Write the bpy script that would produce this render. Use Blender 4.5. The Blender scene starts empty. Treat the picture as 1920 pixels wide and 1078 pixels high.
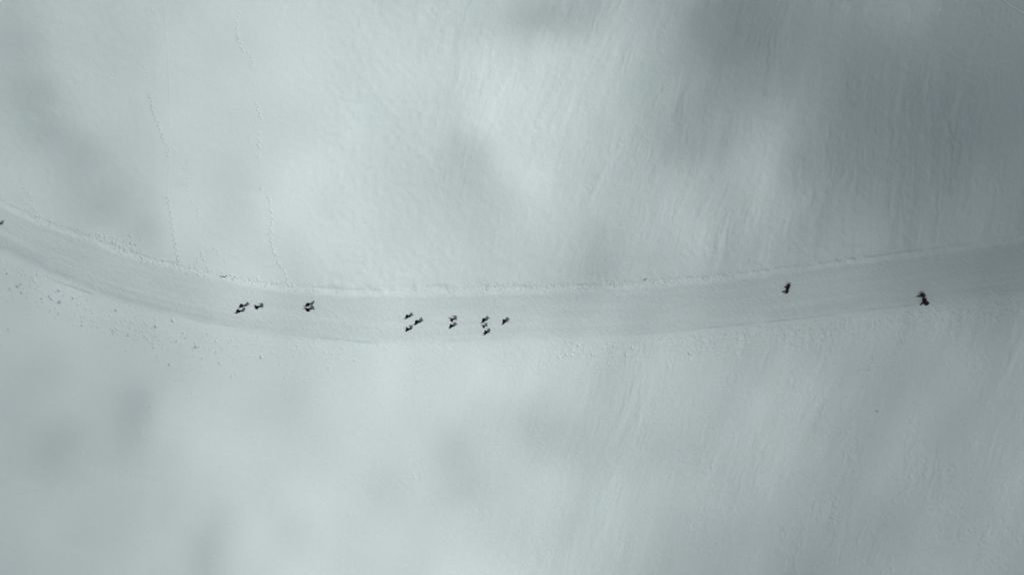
import bpy, bmesh, math, random
import numpy as np
from mathutils import Vector, Matrix, Euler

R = math.radians
C = bpy.context.scene.collection
scn = bpy.context.scene

# ------------------------------------------------------------------ camera
CAM_H = 128.0 / 1.16
SC = 11.6                                   # photograph pixels (1920 wide) per metre at ground level
def W(px, py):                              # photograph pixel -> ground metres (overhead view)
    return ((px - 960.0) / SC, (539.0 - py) / SC)
cam = bpy.data.cameras.new('camera')
cam.sensor_width = 36; cam.lens = 24.0
cam.clip_start = 1; cam.clip_end = 8000
co = bpy.data.objects.new('camera', cam); C.objects.link(co)
co.location = (0, 0, CAM_H); co.rotation_euler = (0, 0, 0)
scn.camera = co

# ------------------------------------------------------------------ light
SUN_EL = 63.0
SUN_DIR = Vector((-0.88, -0.45, 0)).normalized() * math.cos(R(SUN_EL)) + Vector((0, 0, math.sin(R(SUN_EL))))
w = bpy.data.worlds.new('World'); scn.world = w; w.use_nodes = True
nt = w.node_tree
sky = nt.nodes.new('ShaderNodeTexSky'); sky.sky_type = 'NISHITA'; sky.sun_disc = False
sky.sun_elevation = R(SUN_EL); sky.sun_rotation = math.atan2(SUN_DIR.x, SUN_DIR.y)
sky.altitude = 1500; sky.dust_density = 5.0; sky.ozone_density = 0.6
hs = nt.nodes.new('ShaderNodeHueSaturation'); hs.inputs['Saturation'].default_value = 0.45   # veiled, hazy sky
nt.links.new(sky.outputs[0], hs.inputs['Color']); 
tn = nt.nodes.new('ShaderNodeMix'); tn.data_type = 'RGBA'; tn.blend_type = 'MULTIPLY'; tn.inputs[0].default_value = 1; tn.inputs[7].default_value = (0.86, 1.0, 0.97, 1)
nt.links.new(hs.outputs[0], tn.inputs[6]); nt.links.new(tn.outputs[2], nt.nodes['Background'].inputs[0])
nt.nodes['Background'].inputs[1].default_value = 0.05
sl = bpy.data.lights.new('sun', 'SUN'); sl.energy = 5.0; sl.angle = R(0.5); sl.color = (1.0, 0.975, 0.95)
so = bpy.data.objects.new('sun', sl); C.objects.link(so)
so.rotation_euler = SUN_DIR.to_track_quat('Z', 'Y').to_euler(); so.location = (-200, -120, 500)
scn.view_settings.view_transform = 'Standard'; scn.view_settings.look = 'None'
scn.view_settings.exposure = -0.78; scn.view_settings.gamma = 1.0
scn.render.engine = 'CYCLES'
scn.cycles.use_denoising = True
scn.cycles.max_bounces = 4; scn.cycles.diffuse_bounces = 2
scn.cycles.transparent_max_bounces = 16

rng = np.random.default_rng(7)
random.seed(11)

# ------------------------------------------------------------------ helpers
def tag(o, label=None, cat=None, group=None, kind=None):
    if label: o['label'] = label
    if cat: o['category'] = cat
    if group: o['group'] = group
    if kind: o['kind'] = kind
    return o

def mat(name, col, rough=0.8, spec=0.2):
    m = bpy.data.materials.new(name); m.use_nodes = True
    b = m.node_tree.nodes['Principled BSDF']
    b.inputs['Base Color'].default_value = (*col, 1)
    b.inputs['Roughness'].default_value = rough
    b.inputs['Specular IOR Level'].default_value = spec
    return m, b

def cloth(name, col, var=0.35):
    m, b = mat(name, col, 0.9, 0.1)
    t = m.node_tree
    tc = t.nodes.new('ShaderNodeTexCoord')
    n = t.nodes.new('ShaderNodeTexNoise'); n.inputs['Scale'].default_value = 9; n.inputs['Detail'].default_value = 4
    r = t.nodes.new('ShaderNodeMapRange'); r.inputs['To Min'].default_value = 1 - var; r.inputs['To Max'].default_value = 1 + var
    mx = t.nodes.new('ShaderNodeMix'); mx.data_type = 'RGBA'; mx.blend_type = 'MULTIPLY'; mx.inputs[0].default_value = 1
    mx.inputs[6].default_value = (*col, 1)
    t.links.new(tc.outputs['Object'], n.inputs['Vector']); t.links.new(n.outputs[0], r.inputs[0])
    t.links.new(r.outputs[0], mx.inputs[7]); t.links.new(mx.outputs[2], b.inputs['Base Color'])
    bp = t.nodes.new('ShaderNodeBump'); bp.inputs['Distance'].default_value = 0.01; bp.inputs['Strength'].default_value = 0.5
    t.links.new(n.outputs[0], bp.inputs['Height']); t.links.new(bp.outputs[0], b.inputs['Normal'])
    return m

def snow_mat(name, col, grain, gscale, gdist, packed_shade=None):
    m, b = mat(name, col, 0.65, 0.15)
    t = m.node_tree; L = t.links
    geo = t.nodes.new('ShaderNodeNewGeometry')
    n1 = t.nodes.new('ShaderNodeTexNoise'); n1.inputs['Scale'].default_value = 0.05; n1.inputs['Detail'].default_value = 3
    n2 = t.nodes.new('ShaderNodeTexNoise'); n2.inputs['Scale'].default_value = 2.2; n2.inputs['Detail'].default_value = 5
    for n in (n1, n2): L.new(geo.outputs['Position'], n.inputs['Vector'])
    cr = t.nodes.new('ShaderNodeValToRGB')                      # old snow: faint grey-green and lilac casts
    cr.color_ramp.elements[0].position = 0.36; cr.color_ramp.elements[1].position = 0.64
    cr.color_ramp.elements[0].color = (col[0] * 0.988, col[1] * 1.0, col[2] * 0.992, 1)
    cr.color_ramp.elements[1].color = (col[0] * 1.006, col[1] * 0.999, col[2] * 1.003, 1)
    L.new(n1.outputs[0], cr.inputs[0])
    r = t.nodes.new('ShaderNodeMapRange'); r.inputs['From Min'].default_value = 0.3; r.inputs['From Max'].default_value = 0.7
    r.inputs['To Min'].default_value = 1 - grain; r.inputs['To Max'].default_value = 1 + grain
    L.new(n2.outputs[0], r.inputs[0])
    mx = t.nodes.new('ShaderNodeMix'); mx.data_type = 'RGBA'; mx.blend_type = 'MULTIPLY'; mx.inputs[0].default_value = 1
    L.new(cr.outputs[0], mx.inputs[6]); L.new(r.outputs[0], mx.inputs[7])
    out = mx.outputs[2]
    if packed_shade:                                                   # darker trodden snow, plus shade painted into pits; amount comes from the mesh
        at = t.nodes.new('ShaderNodeAttribute'); at.attribute_name = 'packed_shade'
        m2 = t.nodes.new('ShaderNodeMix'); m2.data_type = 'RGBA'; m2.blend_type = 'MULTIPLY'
        m2.inputs[7].default_value = (*packed_shade, 1)
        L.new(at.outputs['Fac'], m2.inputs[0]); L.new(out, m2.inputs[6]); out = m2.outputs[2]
    L.new(out, b.inputs['Base Color'])
    n3 = t.nodes.new('ShaderNodeTexNoise'); n3.inputs['Scale'].default_value = gscale; n3.inputs['Detail'].default_value = 3
    L.new(geo.outputs['Position'], n3.inputs['Vector'])
    bp = t.nodes.new('ShaderNodeBump'); bp.inputs['Strength'].default_value = 1; bp.inputs['Distance'].default_value = gdist
    L.new(n3.outputs[0], bp.inputs['Height']); L.new(bp.outputs[0], b.inputs['Normal'])
    return m

PK_SHADE = (0.908, 0.910, 0.914)
M_SNOW = snow_mat('snow', (0.704, 0.802, 0.806), 0.012, 1.7, 0.03, PK_SHADE)
M_PATH = snow_mat('packed_snow', (0.704, 0.802, 0.806), 0.02, 2.6, 0.035, PK_SHADE)
M_CHUNK = snow_mat('snow_lump', (0.73, 0.80, 0.78), 0.02, 6.0, 0.02)

# ------------------------------------------------------------------ noise
def vnoise(x, y, seed, n=256):
    g = np.random.default_rng(seed).random((n, n)).astype(np.float32) * 2 - 1
    xi = np.floor(x).astype(np.int32); yi = np.floor(y).astype(np.int32)
    fx = (x - xi).astype(np.float32); fy = (y - yi).astype(np.float32)
    fx = fx * fx * fx * (fx * (fx * 6 - 15) + 10); fy = fy * fy * fy * (fy * (fy * 6 - 15) + 10)
    x0 = xi % n; x1 = (xi + 1) % n; y0 = yi % n; y1 = (yi + 1) % n
    a = g[y0, x0] * (1 - fx) + g[y0, x1] * fx
    b = g[y1, x0] * (1 - fx) + g[y1, x1] * fx
    return a * (1 - fy) + b * fy
def sstep(a, b, x):
    t = np.clip((x - a) / (b - a), 0, 1); return t * t * (3 - 2 * t)

# ------------------------------------------------------------------ trail edges
UP = [(-3000,-300),(-600,115),(-300,240),(-100,340),(0,388),(65,420),(150,450),(200,470),(260,489),(300,501),(350,513),(436,531),(480,540),(530,546),
      (580,551),(640,556),(760,557),(840,556),(920,553),(1000,550),(1080,548),(1150,545),(1220,540),(1280,534),(1350,528),(1420,520),(1520,506),
      (1610,495),(1700,484),(1780,474),(1850,464),(1920,455),(2020,443),(2400,400),(5000,100)]
LO = [(-3000,-180),(-600,215),(-300,325),(-100,412),(0,460),(56,489),(104,511),(150,531),(200,551),(283,575),(367,594),(433,607),(490,618),(550,627),
      (633,635),(720,639),(780,640),(900,637),(1000,632),(1100,629),(1200,624),(1280,617),(1370,607),(1450,598),(1530,590),(1600,582),
      (1700,573),(1760,565),(1820,557),(1880,551),(1920,546),(2020,533),(2400,490),(5000,190)]
def edge(pts, x):
    p = np.array(pts, float); px = x * SC + 960
    s = 18.0; acc = 0                                            # smoothed polyline
    for d, wt in ((-1.5, .15), (-.75, .22), (0, .26), (.75, .22), (1.5, .15)):
        acc = acc + wt * np.interp(px + d * s, p[:, 0], p[:, 1])
    return (539.0 - acc) / SC

# ------------------------------------------------------------------ height field
FX, FY, ST = 91.0, 53.0, 0.11
def axis(lim, st):
    a = np.arange(-lim, lim + st / 2, st)
    out = []; s = st; v = lim
    while v < 2600:
        s *= 1.16; v += s; out.append(v)
    out = np.array(out)
    return np.concatenate([-out[::-1], a, out])
ax, ay = axis(FX, ST), axis(FY, ST)
X, Y = np.meshgrid(ax, ay)
X = X.astype(np.float32); Y = Y.astype(np.float32)
near = (sstep(FX + 45, FX + 5, np.abs(X)) * sstep(FY + 45, FY + 5, np.abs(Y))).astype(np.float32)
yu1, yl1 = edge(UP, ax), edge(LO, ax)
YU = np.broadcast_to(yu1.astype(np.float32), X.shape); YL = np.broadcast_to(yl1.astype(np.float32), X.shape)
slope = np.gradient((yu1 + yl1) / 2, ax)
CS = np.broadcast_to((1 / np.sqrt(1 + np.clip(slope, -2, 2) ** 2)).astype(np.float32), X.shape)
wob = 0.10 * vnoise(X * 0.45, X * 0 + 3.5, 61) + 0.10 * vnoise(X * 1.5, Y * 0.5, 62)
DU = (Y - YU) * CS + wob                                        # metres beyond the upper edge (+ = into the field)
wob2 = 0.12 * vnoise(X * 0.45, X * 0 + 9.5, 63) + 0.06 * vnoise(X * 1.5, Y * 0.5, 64)
DL = (YL - Y) * CS + wob2
PXX = X * SC + 960; PYY = 539 - Y * SC

H = np.zeros_like(X)
# broad snow field relief
H += 0.45 * vnoise(X / 34, Y / 30, 1) + 0.16 * vnoise(X / 13 + 5, Y / 12, 2)
H += (2.0 * vnoise(X / 160 + .5, Y / 160 + .5, 3) * sstep(100, 240, np.hypot(X, Y)))
H += 25.0 * vnoise(X / 700 + .5, Y / 700 + .5, 4) * sstep(180, 900, np.hypot(X, Y))
off = np.maximum(sstep(0.2, 2.5, DU), sstep(0.2, 2.5, DL))       # 0 on the trail
# wind-carved streaks, mostly on the right two thirds
wm = sstep(560, 1250, PXX + 0.25 * (539 - PYY)) * off * near
ang = np.radians(64 + 14 * sstep(1100, 1700, PXX) * sstep(620, 300, PYY) + 5 * vnoise(X / 30, Y / 30, 9))
angm = math.radians(68)
dx, dy = math.cos(angm), math.sin(angm)
bend = 0.9 * vnoise(X / 11, Y / 11, 10) + 2.2 * vnoise(X / 30, Y / 30, 12)
tilt = -0.16 * sstep(1100, 1700, PXX) * sstep(620, 300, PYY) * (Y - 12)
U = X * dy - Y * dx + bend - tilt * 1.0; V = X * dx + Y * dy
patch = 0.45 + 0.55 * sstep(-.35, .5, vnoise(X / 8, Y / 10, 11))
def UV(da, k):                                                   # each octave drifts a few degrees off the main wind direction
    c, q_ = math.cos(math.radians(da)), math.sin(math.radians(da))
    wv = .35 * vnoise(X / (1.7 * k), Y / (1.7 * k), int(200 + da * 3 + k * 10))
    return U * c - V * q_ + wv * k, U * q_ + V * c + wv * k * 2
wm = wm * (1 - .3 * sstep(620, 720, PYY))
ua, va = UV(0, 2.0); H += wm * patch * 0.110 * vnoise(ua / 2.2, va / 18, 23)
ua, va = UV(-3, 1.5); H += wm * 0.13 * vnoise(ua / 6.0, va / 34, 29)
ua, va = UV(5, 1.2); H += wm * patch * 0.075 * vnoise(ua / 1.1, va / 10, 21) * (.5 + vnoise(X / 4, Y / 5, 25))
ua, va = UV(-6, .7); H += wm * patch * 0.046 * vnoise(ua / .48, va / 4.5, 22) * (.6 + .8 * vnoise(X / 2.3 + 7, Y / 3.1, 27))
ua, va = UV(9, .4); H += wm * patch * 0.020 * vnoise(ua / .27, va / 1.6, 24)
ua, va = UV(-13, .8); H += wm * patch * 0.020 * np.abs(vnoise(ua / .8, va / 2.4, 26)) * sstep(-.2, .5, vnoise(X / 6, Y / 6, 28))
# crescents and crusty patches
cm = sstep(0.35, 0.75, vnoise(X / 5 + 3, Y / 5, 31)) * sstep(1100, 1450, PXX) * sstep(560, 760, PYY) * off * near
cw = .5 * vnoise(X / .7, Y / .7, 35)
H += cm * 0.055 * vnoise(U / 0.55 + cw * 1.4, V / 1.3 + cw, 32)
cm = sstep(0.45, 0.8, vnoise(X / 4 + 3, Y / 4, 33)) * sstep(500, 800, PXX) * off * near
H += cm * 0.022 * vnoise(X / 0.45 + cw, Y / 0.45 - cw, 34)
# fine grain everywhere
ls = 0.45 + 0.45 * sstep(700, 1250, PXX)
H += near * ls * (0.011 * vnoise((X * .9 + Y * .4) / 0.24, (Y * .9 - X * .4) / 0.27, 40) + 0.0075 * vnoise(X / 0.34, Y / 0.34, 41) + 0.010 * vnoise(X / 0.9, Y / 0.9, 42) + 0.011 * vnoise(X / 2.6, Y / 2.6, 43)) * (0.4 + .6 * off)
H += near * 0.05 * vnoise(X / 6, Y / 1.8 + X / 9, 44) * off * sstep(700, 300, PXX) * 0.5
# groomed trail grain: short diagonal chatter
on = (1 - off)
tu, tv = (X * .8 - Y * .6), (X * .6 + Y * .8)
H += near * on * (0.016 * vnoise(tv / 0.26, tu / 0.55, 45) + 0.012 * vnoise(X / .22, Y / .22, 46) + 0.006 * vnoise(X / 5, (Y - YU) / 0.7, 47))
# trail cut and banks
def prof(d, pts):
    p = np.array(pts); return np.interp(d, p[:, 0], p[:, 1]).astype(np.float32)
kU = np.interp(ax * SC + 960, [-200, 0, 150, 250, 330, 560, 640, 820, 960, 1280, 1480, 1700, 1900, 2100], [.5, .5, .5, .45, .3, .35, .85, .75, .5, .55, .75, 1.0, .5, .4]).astype(np.float32)[None, :]
wU = np.interp(ax * SC + 960, [-200, 0, 560, 640, 820, 960, 1280, 1500, 2100], [.8, .8, .9, 1.35, 1.4, 1.1, .9, .85, .8]).astype(np.float32)[None, :]
kL = np.interp(ax * SC + 960, [-200, 0, 300, 480, 640, 900, 1280, 1700, 2100], [1.1, 1.1, 1.05, .8, .6, .55, .7, .7, .7]).astype(np.float32)[None, :]
hb = 0.8 + 0.5 * vnoise(X / 3.0, Y * 0 + .5, 51) + .35 * vnoise(X / .9, Y / .9, 57)
du = DU / wU
H += kU * hb * prof(du, [(-9, 0), (-.35, 0), (0, .03), (.55, .21), (.95, .33), (1.1, .32), (1.45, .17), (2.0, .15), (6, .12), (60, .12)])
H += kL * prof(DL, [(-9, 0), (-1.5, 0), (-.5, .10), (.25, .28), (.8, .33), (1.7, .31), (5, .27), (60, .27)])
# lumps pushed up along the berms
lu = np.exp(-((du - .95) / .75) ** 2) * np.interp(ax * SC + 960, [0, 250, 560, 700, 830, 900, 1500, 1700, 2000], [.25, .45, .5, .15, .5, 1, 1, .8, .6])[None, :]
H += (near * lu * (0.10 * np.abs(vnoise(X / .42, Y / .34, 52)) + .05 * vnoise(X / .2, Y / .2, 53))).astype(np.float32)
ll = sstep(.6, 1.3, DL) * sstep(7, 2, DL + 2.0 * vnoise(X / 3, Y / 3, 54)) * np.interp(ax * SC + 960, [0, 300, 700, 1000, 1250, 1900, 2000], [.12, .12, .12, .3, .85, 1, .8])[None, :]
H += (near * ll * (0.085 * np.maximum(vnoise(X / .38, Y / .38, 55), 0) + .05 * np.maximum(vnoise(X / .8, Y / .6, 56), 0))).astype(np.float32)

PKD_SHADE = sstep(.45, -.35, DU + .25 * vnoise(X / .8, Y / .8, 81)) * sstep(.9, -1.2, DL + .5 * vnoise(X / 2.5, Y / 1.2, 82) + .2 * vnoise(X / .5, Y / .5, 84))
PKD_SHADE = (PKD_SHADE * (.90 + .34 * vnoise(X / 9, (Y - YU) / .55, 83) + .10 * vnoise(X / 3, (Y - YU) / .3, 85))).astype(np.float32)
# stamping of pits, prints, grooves
def idx(x, y):
    return (np.searchsorted(ax, x), np.searchsorted(ay, y))
def stamp(x, y, rx, ry, depth, ang=0.0, rim=0.0, pk_shade=.45):
    if abs(x) > FX or abs(y) > FY: return
    r = max(rx, ry) * 2.4
    i0, j0 = idx(x - r, y - r); i1, j1 = idx(x + r, y + r)
    xs = X[j0:j1, i0:i1] - x; ys = Y[j0:j1, i0:i1] - y
    c, s = math.cos(ang), math.sin(ang)
    a = (xs * c + ys * s) / rx; b = (-xs * s + ys * c) / ry
    q = a * a + b * b
    PKD_SHADE[j0:j1, i0:i1] += (pk_shade * min(1, depth * 4) * np.exp(-q * q)).astype(np.float32)  # pit colour: trodden snow, darkened further as painted shade
    H[j0:j1, i0:i1] += (-depth * np.exp(-q * q * q * .7) + depth * rim * np.exp(-(np.sqrt(q) - 1.5) ** 2 * 5)).astype(np.float32)
def walk(pts, step=5.6, side=1.3, depth=.13, r=.10, keep=1.0):
    depth *= 1.8
    p = [W(*q) for q in pts]; k = 0; carry = 0
    for (x0, y0), (x1, y1) in zip(p, p[1:]):
        d = math.hypot(x1 - x0, y1 - y0); ux, uy = (x1 - x0) / d, (y1 - y0) / d; t = carry
        while t < d:
            s = side / SC * (1 if k % 2 else -1) + random.gauss(0, .03)
            if random.random() < keep:
                stamp(x0 + ux * t - uy * s, y0 + uy * t + ux * s, r * random.uniform(1.0, 1.5), r * random.uniform(.8, 1.1), depth * random.uniform(.6, 1.2), math.atan2(uy, ux))
            t += step / SC * random.uniform(.8, 1.2); k += 1
        carry = t - d
def groove(pts, wd, depth, shift=0):
    p = [W(*q) for q in pts]
    for (x0, y0), (x1, y1) in zip(p, p[1:]):
        d = math.hypot(x1 - x0, y1 - y0); n = max(1, int(d / .3)); a = math.atan2(y1 - y0, x1 - x0)
        for k in range(n):
            t = (k + .5) / n
            stamp(x0 + (x1 - x0) * t, y0 + (y1 - y0) * t, .3, wd, depth * random.uniform(.7, 1.2), a, 0.3)
def scarp(pts, h, wd=.12, back=1.3):
    """a low step in the snow: rises gently from the lower side and breaks off on the upper side"""
    p = np.array([W(*q_) for q_ in pts]); i0, i1 = np.searchsorted(ax, p[0, 0]), np.searchsorted(ax, p[-1, 0])
    yy = np.interp(ax[i0:i1], p[:, 0], p[:, 1])[None, :]; j0, j1 = np.searchsorted(ay, yy.min() - 6), np.searchsorted(ay, yy.max() + 2)
    s_ = Y[j0:j1, i0:i1] - yy - .05 * vnoise(X[j0:j1, i0:i1] / .6, X[j0:j1, i0:i1] * 0 + .5, 91)
    f = sstep(0, 2.5, ax[i0:i1] - p[0, 0]) * sstep(0, 2.5, p[-1, 0] - ax[i0:i1]) * (.75 + .5 * vnoise(ax[i0:i1] / 1.6, ax[i0:i1] * 0, 92))
    H[j0:j1, i0:i1] += (h * f[None, :] * np.exp(np.minimum(s_, 0) / back) * (1 - sstep(-wd / 2, wd / 2, s_))).astype(np.float32)
walk([(450,20),(446,45),(446,72),(453,92),(463,99),(470,108)], keep=.9)
walk([(472,112),(474,126)], keep=.6, depth=.08)
walk([(473,145),(480,190)], keep=.4, depth=.04)
walk([(481,195),(484,208),(488,220),(492,231)])
walk([(486,250),(484,268),(485,294)], keep=.8)
walk([(485,300),(491,355)], keep=.25, depth=.05)
walk([(490,353),(492,358)])
walk([(503,370),(508,400),(510,415),(506,440),(510,462),(518,487),(525,498),(533,505),(540,535)])
walk([(280,165),(282,183)], keep=.5, depth=.07)
walk([(282,183),(285,205),(297,235),(305,260),(314,280),(313,294)], depth=.14)
walk([(314,370),(318,400),(323,430),(329,465),(334,499)], depth=.16)
walk([(316,272),(325,280),(334,292)], depth=.06, keep=.7)
walk([(340,305),(350,325),(353,360),(360,377)], keep=.6, depth=.07)
walk([(360,377),(369,390),(376,425),(395,452),(412,480),(424,493)], keep=.6, depth=.07)
walk([(365,502),(370,487),(379,474),(383,488),(387,503)], depth=.11)
walk([(195,145),(215,140)], keep=.7, depth=.07); walk([(270,125),(278,137)], depth=.08); walk([(288,20),(290,28)], depth=.08)
walk([(3,250),(5,275),(12,300),(20,335),(28,348)], keep=.4, depth=.06)
walk([(48,380),(68,400),(71,418)], keep=.8, depth=.10); walk([(40,350),(62,375)], keep=.5, depth=.06)
groove([(309,0),(313,80),(316,150),(318,250),(315,340),(314,372)], .16, .012)
groove([(1165,270),(1157,283),(1145,300),(1134,318),(1122,343),(1106,376)], .45, .032)
scarp([(1130,534),(1000,538),(1130,534)][1:], .07, .25, .6)
groove([(1880,0),(1895,12),(1905,17),(1920,27),(1960,48)], .18, .10)
groove([(1555,968),(1576,976)], .15, .07)
scarp([(60,508),(85,517),(104,527),(122,533),(140,539),(160,546),(185,556)], .16, .2)
scarp([(330,590),(344,594),(372,601),(395,605),(455,614)], .09, .25)
scarp([(560,630),(640,637),(680,641),(730,644)], .09, .2)
scarp([(1150,630),(1230,624.5),(1300,617),(1400,607),(1500,597),(1600,584),(1720,571)], .10, .2)
scarp([(1440,510),(1530,496),(1610,485),(1690,474),(1780,462),(1900,452)], .10, .25, .5)
scarp([(560,536),(640,542),(700,543),(760,544),(820,545)], .12, .25, .7)
scarp([(278,486),(305,489.5),(325,491),(345,491)], .12, .3, .8); scarp([(275,475),(295,477),(325,480)], .06, .4)
for _ in range(46):                                             # trampled snow beside the bend
    x, y = W(random.gauss(232, 16), random.gauss(457, 9)); stamp(x, y, .13, .11, random.uniform(.06, .16), random.random() * 3)
for pl, n, dd in (([(60,408),(110,428),(160,445),(215,462),(262,487)], 70, 7), ([(262,487),(300,498),(370,512),(440,524),(560,540)], 110, 6), ([(170,437),(200,447)], 16, 4)):
    for _ in range(n):
        k = random.randrange(len(pl) - 1); t = random.random()
        x = pl[k][0] + (pl[k+1][0] - pl[k][0]) * t; y = pl[k][1] + (pl[k+1][1] - pl[k][1]) * t
        x, y = W(x + random.gauss(0, 3), y + random.gauss(-2, dd * .6)); stamp(x, y, random.uniform(.1, .2), random.uniform(.08, .14), random.uniform(.04, .15), random.random() * 3)
# pits left by rolling snow below the trail
def band(x0, x1, n, dm, ds, dep, rr=(.07, .115)):
    for _ in range(int(n * .8)):
        px = random.uniform(x0, x1); x = (px - 960) / SC
        d = abs(random.gauss(dm, ds)) + 1.0
        y = float(np.interp(x, ax, yl1)) - d
        f = random.random() ** 2
        stamp(x, y, random.uniform(*rr), random.uniform(*rr), 1.5 * dep * (.3 + .9 * f), random.random() * 3, 0)
band(0, 110, 90, 2.3, 1.2, .11); band(40, 180, 90, 3.5, 1.6, .13); band(150, 300, 110, 3.4, 1.0, .13)
band(230, 330, 55, 3.2, 1.1, .14); band(280, 400, 60, 3.0, 2.2, .11); band(340, 460, 80, 2.3, 1.3, .11)
band(100, 560, 60, 5.5, 3.0, .13); band(430, 660, 90, 1.2, .9, .09); band(660, 1000, 60, 1.2, 1.3, .08)
band(1000, 1300, 110, 1.6, 1.6, .11); band(1300, 1920, 130, 1.5, 2.0, .08); band(0, 1000, 40, 7, 4, .08)
for px, py, s in ((33,537,1.5),(40,533,1.2),(41,549,1.1),(20,542,1),(110,545,1.6),(92,555,1.3),(112,566,1.8),(109,568,1.1),(78,560,1.2),(96,560,1.3),(137,559,1.3),
                  (217,582,1.5),(70,515,1.1),(14,513,1.2),(111,588,1),(17,618,1),(154,610,1.1),(212,620,1.2),(216,622,1),(213,626,1),(240,628,1.2),(292,612,1.6),
                  (325,602,1.3),(323,598,1),(332,640,1.2),(349,633,1),(318,683,1.3),(368,650,1.7),(374,649,1.1),(367,643,1),(407,659,1),(414,681,1.2),(381,672,1),
                  (491,669,1.5),(288,651,1),(1062,664,1.2),(1072,666,1.2),(1085,647,1.1),(1110,664,1.1),(1151,648,1.2),(1174,665,1.5),(1185,651,1.2),(1118,690,1),
                  (1140,680,1),(1293,662,1.7),(1292,672,1),(665,675,1),(198,716,.8),(282,763,.8),(1760,20,1)):
    x, y = W(px, py); stamp(x, y, .125 * s, .11 * s, .27 * s, random.random(), 0)

# ------------------------------------------------------------------ ground and trail meshes (one sheet, split along the trail edges)
ny, nx = X.shape
V3 = np.empty((ny * nx, 3), np.float32); V3[:, 0] = X.ravel(); V3[:, 1] = Y.ravel(); V3[:, 2] = H.ravel()
q = (np.arange(ny - 1)[:, None] * nx + np.arange(nx - 1)[None, :]).ravel()
quads = np.stack([q, q + 1, q + 1 + nx, q + nx], 1).astype(np.int32)
cxm = (((DU < 0) & (DL < 0))[:-1, :-1]).ravel()
def sheet(name, fq, m):
    used = np.unique(fq); remap = np.zeros(len(V3), np.int32); remap[used] = np.arange(len(used), dtype=np.int32)
    f = remap[fq]
    me = bpy.data.meshes.new(name)
    me.vertices.add(len(used)); me.vertices.foreach_set('co', V3[used].ravel())
    me.loops.add(f.size); me.loops.foreach_set('vertex_index', f.ravel())
    me.polygons.add(len(f)); me.polygons.foreach_set('loop_start', np.arange(0, f.size, 4, dtype=np.int32))
    me.polygons.foreach_set('loop_total', np.full(len(f), 4, np.int32))
    me.update(calc_edges=True); me.validate()
    me.polygons.foreach_set('use_smooth', np.ones(len(f), bool))
    me.materials.append(m)
    me.attributes.new('packed_shade', 'FLOAT', 'POINT').data.foreach_set('value', np.clip(PKD_SHADE, 0, 1.6).ravel()[used])
    o = bpy.data.objects.new(name, me); C.objects.link(o)
    return tag(o, kind='structure')
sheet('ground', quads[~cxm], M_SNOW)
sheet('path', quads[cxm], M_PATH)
def gz(x, y):
    i = min(max(np.searchsorted(ax, x), 0), nx - 1); j = min(max(np.searchsorted(ay, y), 0), ny - 1)
    return float(H[j, i])

# ------------------------------------------------------------------ loose snow lumps
def lumps(name, spots):
    ico = bmesh.new(); bmesh.ops.create_icosphere(ico, subdivisions=1, radius=1)
    bv = np.array([v.co[:] for v in ico.verts]); bf = np.array([[v.index for v in f.verts] for f in ico.faces]); ico.free()
    vs, fs = [], []
    for k, (x, y, r) in enumerate(spots):
        s = 1 + rng.uniform(-.3, .3, (len(bv), 1)); a = rng.uniform(0, 6.28)
        v = bv * s * np.array([r * rng.uniform(.8, 1.4), r * rng.uniform(.8, 1.2), r * rng.uniform(.6, .95)])
        c, sn = math.cos(a), math.sin(a); v = v @ np.array([[c, sn, 0], [-sn, c, 0], [0, 0, 1]])
        vs.append(v + np.array([x, y, gz(x, y) + r * .25])); fs.append(bf + k * len(bv))
    me = bpy.data.meshes.new(name); me.from_pydata(np.concatenate(vs).tolist(), [], np.concatenate(fs).tolist()); me.materials.append(M_CHUNK)
    o = bpy.data.objects.new(name, me); C.objects.link(o); return o
sp = []
for x0, x1, n, dm, ds, r in ((1000, 1300, 60, 1.0, 1.2, .09), (1280, 1940, 520, .8, 1.5, .09), (1400, 1940, 60, 4.5, 2, .08), (0, 1000, 60, 1.5, 1.5, .06)):
    for _ in range(n):
        x = (random.uniform(x0, x1) - 960) / SC; y = float(np.interp(x, ax, yl1)) - .9 - abs(random.gauss(dm, ds))
        sp.append((x, y, r * random.uniform(.5, 1.5)))
for x0, x1, n in ((830, 1500, 420), (1500, 1900, 160), (400, 600, 50)):
    for _ in range(n):
        px = random.uniform(x0, x1); x = (px - 960) / SC; y = float(np.interp(x, ax, yu1)) + random.gauss(.75, .45)
        if y > float(np.interp(x, ax, yu1)) + .1: sp.append((x, y, random.uniform(.05, .12)))
for px, py, n, s in ((1147, 533, 26, 5), (1136, 536, 12, 3), (1065, 640, 12, 5), (1640, 690, 40, 12), (1690, 630, 18, 8), (1290, 663, 3, 1)):
    for _ in range(n):
        x, y = W(random.gauss(px, s), random.gauss(py, s * .7)); sp.append((x, y, random.uniform(.07, .16)))
tag(lumps('snow_lumps', sp), 'loose white snow lumps scattered along both banks of the trail', 'snow lumps', kind='stuff')

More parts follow.
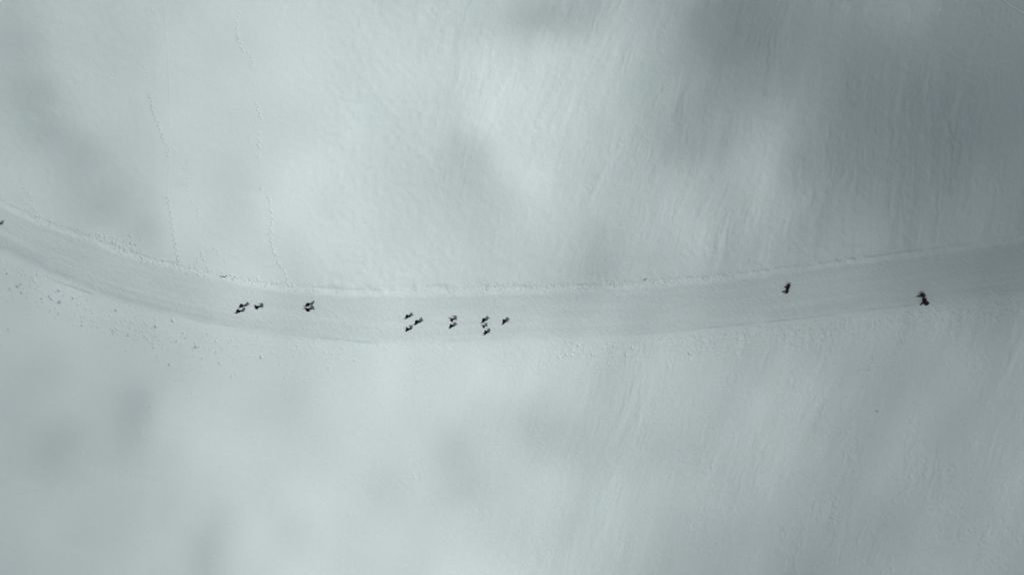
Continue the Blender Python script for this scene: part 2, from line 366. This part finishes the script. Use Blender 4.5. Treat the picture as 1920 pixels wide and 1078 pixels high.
# ------------------------------------------------------------------ twigs
M_WOOD = cloth('bark', (0.045, 0.05, 0.04))
def rod(bm, a, b, r0, r1, n=6):
    a, b = Vector(a), Vector(b); d = (b - a).normalized(); u = d.orthogonal().normalized(); v = d.cross(u)
    ra = [bm.verts.new(a + (u * math.cos(t) + v * math.sin(t)) * r0) for t in [6.2832 * k / n for k in range(n)]]
    rb = [bm.verts.new(b + (u * math.cos(t) + v * math.sin(t)) * r1) for t in [6.2832 * k / n for k in range(n)]]
    for k in range(n): bm.faces.new((ra[k], ra[(k + 1) % n], rb[(k + 1) % n], rb[k]))
    bm.faces.new(ra[::-1]); bm.faces.new(rb)
def twig(segs, label):
    x0, y0 = W(*segs[0][0]); z0 = gz(x0, y0)
    bm = bmesh.new()
    for p, q_, r0, r1, h0, h1 in segs:
        a = W(*p); b = W(*q_)
        rod(bm, (a[0] - x0, a[1] - y0, gz(*a) - z0 + h0), (b[0] - x0, b[1] - y0, gz(*b) - z0 + h1), r0, r1)
    me = bpy.data.meshes.new('twig'); bm.to_mesh(me); bm.free(); me.materials.append(M_WOOD)
    o = bpy.data.objects.new('twig', me); C.objects.link(o); o.location = (x0, y0, z0)
    return tag(o, label, 'twig')
twig([((420.5,520),(411,517.2),.055,.02,.03,.08), ((420.5,520),(425.5,516.3),.055,.02,.03,.12), ((416,519),(413,520.5),.02,.01,.05,.04)], 'thin forked dark twig lying on the snow bank above the leftmost walkers')
twig([((1206,525.8),(1212,521.9),.07,.03,.02,.14), ((1209,524),(1211,524.6),.025,.012,.08,.08)], 'short straight dark stick poking from the lumpy upper snow bank')
twig([((1643.3,769.6),(1646.6,773),.055,.03,.02,.1), ((1645,771.3),(1646.2,770.4),.02,.01,.05,.08)], 'tiny dark twig alone on the open snow below the trail')

# ------------------------------------------------------------------ people
def skin(name, nodes, edges, m, parent, sub=1):
    """nodes: list of (xyz, radius or (rx, ry)); grown with a Skin modifier into one continuous surface"""
    me = bpy.data.meshes.new(name); me.from_pydata([n[0] for n in nodes], edges, [])
    o = bpy.data.objects.new(name, me); C.objects.link(o)
    mod = o.modifiers.new('s', 'SKIN'); mod.use_smooth_shade = True
    sv = me.skin_vertices[0].data
    for k, n in enumerate(nodes):
        sv[k].radius = n[1] if isinstance(n[1], tuple) else (n[1], n[1])
        sv[k].use_root = (k == 0)
    if sub: s = o.modifiers.new('ss', 'SUBSURF'); s.levels = sub; s.render_levels = sub
    dg = bpy.context.evaluated_depsgraph_get(); dg.update()
    out = bpy.data.meshes.new_from_object(o.evaluated_get(dg))
    o.modifiers.clear(); o.data = out; bpy.data.meshes.remove(me); out.name = name
    out.materials.clear(); out.materials.append(m)
    o.parent = parent
    return o

M_SKIN = cloth('skin', (0.42, 0.25, 0.18), .08)
M = dict(black=cloth('black_cloth', (0.012, 0.012, 0.014)), charcoal=cloth('charcoal_cloth', (0.03, 0.03, 0.034)),
         maroon=cloth('maroon_cloth', (0.055, 0.014, 0.018)), navy=cloth('navy_cloth', (0.012, 0.016, 0.03)),
         plum=cloth('plum_cloth', (0.032, 0.016, 0.022)), grey=cloth('grey_cloth', (0.10, 0.09, 0.095)),
         red=cloth('dark_red_cloth', (0.13, 0.018, 0.024)), brown=cloth('brown_cloth', (0.05, 0.026, 0.018)), pink=cloth('dusky_cloth', (0.16, 0.09, 0.095)), teal=cloth('green_black_cloth', (0.012, 0.02, 0.018)))
M_BOOT = cloth('boot_leather', (0.015, 0.012, 0.010)); M_HAIR = cloth('hair', (0.03, 0.018, 0.012))

def person(px, py, head, stride, label, jacket='black', trousers='black', hat='black', pack=None, h=1.75, lean=.10, arms=(.35, -.35), group=None, bulk=1.0, reach=None):
    """px, py: where the feet stand; head: heading in degrees; stride: half step length"""
    x, y = W(px, py); k = h / 1.75
    t = bpy.data.objects.new('person', None); C.objects.link(t)
    t.location = (x, y, gz(x, y)); t.rotation_euler = (0, 0, R(head)); t.scale = (k, k, k)
    tag(t, label, 'person', group)
    s = stride
    P = {}
    pel = Vector((0, 0, .93 - s * s * .5)); chest = pel + Vector((lean * .75, 0, .40)); neck = pel + Vector((lean, 0, .56)); hd = pel + Vector((lean + .03, 0, .68)); top = pel + Vector((lean + .02, 0, .80))
    hips = [pel + Vector((0, sd * .10, -.05)) for sd in (1, -1)]
    ank = [Vector((s, .10, .09)), Vector((-s, -.10, .11 + s * .12))]
    knee = []
    for hp, a in zip(hips, ank):
        mid = (hp + a) / 2; d = (a - hp).length; b = math.sqrt(max(0.0, .435 ** 2 - (d / 2) ** 2)); knee.append(mid + Vector((min(b, .2), 0, 0)))
    toe = [ank[0] + Vector((.17, .02, -.04)), ank[1] + Vector((.15, -.02, -.07))]
    sh = [chest + Vector((0, sd * .215, .08)) for sd in (1, -1)]
    el, wr = [], []
    for j, sd in enumerate((1, -1)):
        a = arms[j]
        e = sh[j] + Vector((math.sin(a) * .28, sd * .08, -math.cos(a) * .28)); f = a + .55
        wv = e + Vector((math.sin(f) * .25, sd * .01, -math.cos(f) * .25))
        if reach and reach[0] == j:
            e = sh[j] + Vector((.03, sd * .22, -.16)); wv = e + Vector((.05, sd * .2, -.14))
        el.append(e); wr.append(wv)
    # body: one continuous surface, pelvis first
    nodes = [(pel, (.15, .11)), (chest, (.16, .11)), (neck, .06), (hd, (.085, .095)), (top, (.06, .07))]
    edges = [(0, 1), (1, 2), (2, 3), (3, 4)]
    nodes.append((hd + Vector((.115, 0, -.01)), .016)); edges.append((3, 5))            # nose
    for j in (0, 1):
        b = len(nodes)
        nodes += [(hips[j], .095), (knee[j], .06), (ank[j], .04), (toe[j], .032)]
        edges += [(0, b), (b, b + 1), (b + 1, b + 2), (b + 2, b + 3)]
        b = len(nodes); dr = (wr[j] - el[j]).normalized(); palm = wr[j] + dr * .08
        nodes += [(sh[j], .06), (el[j], .042), (wr[j], .028), (palm, (.034, .018))]
        edges += [(1, b), (b, b + 1), (b + 1, b + 2), (b + 2, b + 3)]
        sd = 1 - 2 * j; inw = Vector((.02, -sd * .03, 0))
        for q_, (oy, L) in enumerate(((.026, .06), (.009, .07), (-.009, .066), (-.026, .05))):
            f0 = len(nodes); base = palm + Vector((oy, 0, 0))
            nodes += [(base + dr * L * .55, .009), (base + dr * L * .95 + inw * .6, .008)]; edges += [(b + 3, f0), (f0, f0 + 1)]
        f0 = len(nodes)
        nodes += [(wr[j] + dr * .045 + Vector((.04, 0, 0)), .010), (wr[j] + dr * .08 + Vector((.05, 0, 0)) + inw * .5, .008)]; edges += [(b + 2, f0), (f0, f0 + 1)]
    skin('body', nodes, edges, M_SKIN, t)
    g = bulk * 1.34
    nodes = [(pel + Vector((0, 0, -.02)), (.20 * g, .155 * g)), ((pel + chest) / 2, (.19 * g, .145 * g)), (chest, (.205 * g, .15 * g)), (neck + Vector((0, 0, -.01)), .085)]
    edges = [(0, 1), (1, 2), (2, 3)]
    for j in (0, 1):
        b = len(nodes); nodes += [(sh[j], .092 * g), (el[j], .072 * g), (wr[j], .05 * g)]; edges += [(2, b), (b, b + 1), (b + 1, b + 2)]
    skin('jacket', nodes, edges, M[jacket], t)
    nodes = [(pel + Vector((0, 0, -.02)), (.17, .14))]; edges = []
    for j in (0, 1):
        b = len(nodes); nodes += [(hips[j] + Vector((0, 0, -.03)), .118), (knee[j], .115), (ank[j] + Vector((0, 0, .03)), .09)]; edges += [(0, b), (b, b + 1), (b + 1, b + 2)]
    skin('trousers', nodes, edges, M[trousers], t)
    for j in (0, 1):
        skin('boot', [(ank[j] + Vector((-.03, 0, .06)), .062), (ank[j] + Vector((-.02, 0, -.03)), .058), (toe[j] + Vector((.02, 0, .005)), .05)], [(0, 1), (1, 2)], M_BOOT, t)
        dr = (wr[j] - el[j]).normalized()
        skin('glove', [(wr[j], .045), (wr[j] + dr * .09, (.05, .032)), (wr[j] + dr * .155 + Vector((.01, 0, 0)), (.036, .024)), (wr[j] + dr * .05 + Vector((.055, 0, 0)), .02), (wr[j] + dr * .09 + Vector((.065, 0, 0)), .015)], [(0, 1), (1, 2), (1, 3), (3, 4)], M['black'], t)
    if hat == 'hair':
        skin('hair', [(hd + Vector((-.03, 0, .0)), (.105, .10)), (hd + Vector((-.01, 0, .09)), (.10, .10)), (top + Vector((0, 0, .03)), .06), (hd + Vector((-.07, 0, -.10)), (.08, .05))], [(0, 1), (1, 2), (0, 3)], M_HAIR, t)
    else:
        o = skin('hat', [(hd + Vector((-.015, 0, .03)), (.125, .125)), (hd + Vector((-.01, 0, .10)), (.115, .115)), (top + Vector((0, 0, .05)), .06)], [(0, 1), (1, 2)], M[hat], t)
    if pack:
        c = chest + Vector((-.24, 0, -.08))
        p = skin('backpack', [(c + Vector((0, 0, -.22)), (.16, .12)), (c, (.18, .13)), (c + Vector((.02, 0, .2)), (.15, .10)), (c + Vector((.04, 0, .27)), (.10, .06))], [(0, 1), (1, 2), (2, 3)], M[pack], t)
    return t

G = 'hikers walking along the snowy trail'
person(-3, 420.5, 165, .34, 'dark clad walker mostly cut off by the left edge of the picture', 'black', 'black', 'black', group=G)
person(457.5, 573.5, 175, .33, 'upper walker of the leftmost pair on the trail, in dark brown jacket', 'brown', 'black', 'pink', pack='charcoal', group=G, arms=(.6, -.5))
person(451.5, 583.5, 178, .28, 'lower walker of the leftmost pair on the trail, in dark plum jacket', 'plum', 'black', 'black', group=G, arms=(.8, -.3), bulk=1.05)
person(486, 575.5, 185, .30, 'lone dark walker just right of the leftmost pair', 'black', 'maroon', 'red', group=G, arms=(-.5, .5))
person(580, 571.5, 170, .34, 'upper of two all black walkers abreast with arms spread, left part of the trail', 'black', 'black', 'black', group=G, arms=(.9, -.9), bulk=1.05)
person(580, 580, 195, .34, 'lower of two all black walkers abreast with arms spread, left part of the trail', 'black', 'black', 'black', group=G, arms=(-.9, .9), bulk=1.1)
person(765, 593.5, 178, .34, 'upper left walker of the three in a triangle, dark plum jacket', 'plum', 'black', 'black', group=G, arms=(.5, -.6), pack='black')
person(783, 604, 180, .30, 'broad walker with a backpack, rightmost of the three in a triangle', 'plum', 'black', 'black', pack='charcoal', h=1.85, bulk=1.25, group=G, arms=(.7, -.7))
person(766, 617, 175, .40, 'lowest walker of the three in a triangle, one leg stretched behind', 'black', 'black', 'black', group=G, bulk=1.1, arms=(.3, .3))
person(848.5, 599, 180, .32, 'upper walker of the middle pair, in dark red jacket', 'red', 'charcoal', 'black', group=G, arms=(-.7, .6))
person(847, 611, 186, .34, 'lower walker of the middle pair, in green black jacket', 'teal', 'black', 'black', group=G, arms=(.4, -.4), pack='black')
person(907.5, 600, 190, .28, 'top walker of the column of three, in maroon jacket with black pack', 'maroon', 'black', 'black', pack='black', group=G, bulk=1.15, arms=(.7, -.6))
person(907.5, 611.5, 180, .24, 'smallest walker, in black, between the two taller ones of the column of three', 'black', 'black', 'black', h=1.38, group=G, arms=(-.8, .8))
person(911.5, 622.5, 190, .38, 'bottom walker of the column of three, striding with one leg far forward', 'plum', 'navy', 'black', group=G, bulk=1.05, arms=(.6, -.3))
person(945.5, 602, 200, .28, 'lone walker right of the column of three, plum jacket and full backpack', 'plum', 'black', 'maroon', pack='charcoal', group=G, bulk=1.2, arms=(.9, -.5))
person(1473, 537.5, 170, .18, 'upper walker of the pair near the right, round dusky hat', 'black', 'black', 'pink', group=G, bulk=1.2, arms=(.4, .2))
person(1470.5, 545.5, 188, .42, 'lower walker of the pair near the right, leg stretched far to the left', 'black', 'black', 'plum', group=G, bulk=1.1, arms=(.8, -.2))
person(1725.5, 554, 186, .42, 'slim walker at far right holding out an arm to the big walker below', 'maroon', 'black', 'black', pack='grey', group=G, h=1.85, bulk=1.2, arms=(-.5, .5), reach=(0,))
person(1728, 566.5, 52, .46, 'big dark walker at the far right by the lower trail edge, red hat', 'plum', 'maroon', 'red', pack='black', group=G, h=1.98, bulk=1.5, arms=(.9, -.9), lean=.04)

# ------------------------------------------------------------------ unseen thin cloud sheet high above the camera; thickness shaped to shade the snow
CZ = 320.0
SIG = 0.16
A_, S_ = 0.105, 0.615                                           # sky part and sun part of bright snow, linear
gx = np.arange(0, 1921, 160); gy = np.arange(0, 1081, 120)
T = np.array([
 [164,174,182,186,190,186,176,168,162,122,144,136,124],
 [156,177,184,189,194,194,197,194,164,130,126,112,116],
 [152,154,184,190,195,188,193,191,156,162,128,110,112],
 [165,157,177,191,197,180,190,182,172,166,134,118,115],
 [170,158,182,191,196,188,190,168,172,158,146,130,118],
 [176,176,177,186,194,193,189,176,168,158,154,148,146],
 [166,166,172,188,203,201,199,180,168,166,154,146,150],
 [165,162,176,182,195,192,193,176,168,172,148,146,152],
 [163,168,178,188,197,193,198,178,166,163,146,150,152],
 [160,168,176,188,197,199,198,174,156,150,145,152,148]], float)
BL = [(868,290,55,50,-13),(905,370,60,60,-9),(1110,480,55,42,-12),(1170,500,50,30,-6),(1030,20,90,28,-12),(402,1045,38,75,-18),(252,755,46,75,-17),(115,850,35,60,-9),
      (1035,810,60,50,-9),(875,890,50,60,-9),(1440,290,38,130,12),(1390,80,65,75,-18),(1310,205,38,70,-13),(1545,330,35,90,-8),(1650,20,70,40,10),(1300,400,60,60,7),
      (42,50,42,60,-10),(58,165,42,60,-15),(92,250,46,50,-15),(150,305,50,42,-13),(215,370,52,46,-13),(278,445,46,42,-12),(930,250,60,60,5),(985,330,40,50,5),(620,930,60,60,4),(1420,830,60,80,7),(1570,800,40,60,-7),
      (500,760,60,40,-5),(310,930,25,60,-5),(130,440,60,30,4),(1640,420,50,50,6),(1210,270,60,120,-5)]
T[:5, 0] = (168, 166, 168, 174, 172); T[:5, 1] = (175, 178, 177, 176, 170); T[:4, 2] += 3; T[6:, 1] += 4; T[6:, 0] += 2
T[1:4, 12] += 10; T[0, 12] += 4; T[4, 12] += 4; T[1:4, 11] += 5; T += 1.5; T[:5, 3:7] += 3; T[6, 2] += 3
T += np.array([7, 7, 8, 8, 8, 8, 7, 5, 4, 3, 3, 1, 0])[None, :]
T[5:, 7:] += 6; T[4, 9:] += 3; T[5:, 4:7] -= 4; T[:5, 4:7] -= 2
def target(px, py):
    fx = np.clip(px / 160, 0, 11.999); fy = np.clip(py / 120, 0, 8.999)
    def cub(P, f, axis_n):
        i = np.floor(f).astype(int); t_ = f - i
        idxs = [np.clip(i + o, 0, axis_n - 1) for o in (-1, 0, 1, 2)]
        return idxs, t_
    ix, tx = cub(T, fx, 13); iy, ty = cub(T, fy, 10)
    def wts(t_):                                                 # B-spline: soft
        return [(1 - t_) ** 3 / 6, (3 * t_ ** 3 - 6 * t_ ** 2 + 4) / 6, (-3 * t_ ** 3 + 3 * t_ ** 2 + 3 * t_ + 1) / 6, t_ ** 3 / 6]
    wx, wy = wts(tx), wts(ty); v = 0
    for a in range(4):
        for b in range(4): v = v + wx[a] * wy[b] * T[iy[b], ix[a]]
    for bx, by, sx, sy, am in BL: v = v + am * np.exp(-((px - bx) / sx) ** 2 - ((py - by) / sy) ** 2)
    return v
cst = 1.25
cgx = np.arange(-260, 260.1, cst); cgy = np.arange(-200, 200.1, cst)
GX, GY = np.meshgrid(cgx, cgy)
wx_ = 2.0 * vnoise(GX / 11, GY / 11, 74) + 1.3 * vnoise(GX / 4.5, GY / 4.5, 75); wy_ = 2.0 * vnoise(GX / 11, GY / 11, 76) + 1.5 * vnoise(GX / 4.5, GY / 4.5, 77)
gu, gv = GX * math.sin(angm) - GY * math.cos(angm), GX * math.cos(angm) + GY * math.sin(angm)
rt = sstep(-20, 25, GX)
tv_ = target((GX + wx_) * SC + 960, 539 - (GY + wy_) * SC) + rt * (3.5 * vnoise(gu / 5.5 + wx_ * .15, gv / 22, 78) + 3 * vnoise(gu / 2.6, gv / 12, 79)) + 3.5 * vnoise(GX / 9, GY / 13, 71) + 3 * vnoise(GX / 5, GY / 6.5, 72)
outm = sstep(88, 135, np.maximum(np.abs(GX), np.abs(GY) * 1.6))
tv_ = tv_ * (1 - outm) + (170 + 22 * vnoise(GX / 40, GY / 40, 73)) * outm
lin = ((np.clip(tv_, 60, 215) / 255 + .055) / 1.055) ** 2.4
tau = 1.38 * -np.log(np.clip((lin - A_) / S_, .08, .995))
thick = tau / SIG * math.sin(R(SUN_EL))
thick = np.maximum(thick, .03) * np.minimum(1, .02 + sstep(0, 30, 260 - np.abs(GX)) * sstep(0, 30, 200 - np.abs(GY)))
shx, shy = SUN_DIR.x / SUN_DIR.z * CZ, SUN_DIR.y / SUN_DIR.z * CZ
n_y, n_x = GX.shape; N = n_x * n_y
cv = np.concatenate([np.stack([GX.ravel(), GY.ravel(), thick.ravel() / 2], 1), np.stack([GX.ravel(), GY.ravel(), -thick.ravel() / 2], 1)])
cq = (np.arange(n_y - 1)[:, None] * n_x + np.arange(n_x - 1)[None, :]).ravel()
ftop = np.stack([cq, cq + 1, cq + 1 + n_x, cq + n_x], 1); fbot = ftop[:, ::-1] + N
b1 = np.arange(n_x - 1); b2 = np.arange(n_y - 1) * n_x
sides = [np.stack([b1 + 1, b1, b1 + N, b1 + 1 + N], 1), np.stack([b1 + (n_y - 1) * n_x, b1 + 1 + (n_y - 1) * n_x, b1 + 1 + (n_y - 1) * n_x + N, b1 + (n_y - 1) * n_x + N], 1),
         np.stack([b2, b2 + n_x, b2 + n_x + N, b2 + N], 1), np.stack([b2 + n_x + n_x - 1, b2 + n_x - 1, b2 + n_x - 1 + N, b2 + n_x + n_x - 1 + N], 1)]
me = bpy.data.meshes.new('shade_clouds'); me.from_pydata(cv.tolist(), [], np.concatenate([ftop, fbot] + sides).tolist())
cl = bpy.data.objects.new('shade_clouds', me); C.objects.link(cl); cl.location = (shx, shy, CZ)
m = bpy.data.materials.new('cloud'); m.use_nodes = True; t = m.node_tree
t.nodes.remove(t.nodes['Principled BSDF'])
pv = t.nodes.new('ShaderNodeVolumePrincipled'); pv.inputs['Color'].default_value = (.9, .95, .97, 1); pv.inputs['Density'].default_value = SIG
pv.inputs['Anisotropy'].default_value = 0.6
t.links.new(pv.outputs[0], t.nodes['Material Output'].inputs['Volume'])
me.materials.append(m)
tag(cl, kind='structure')
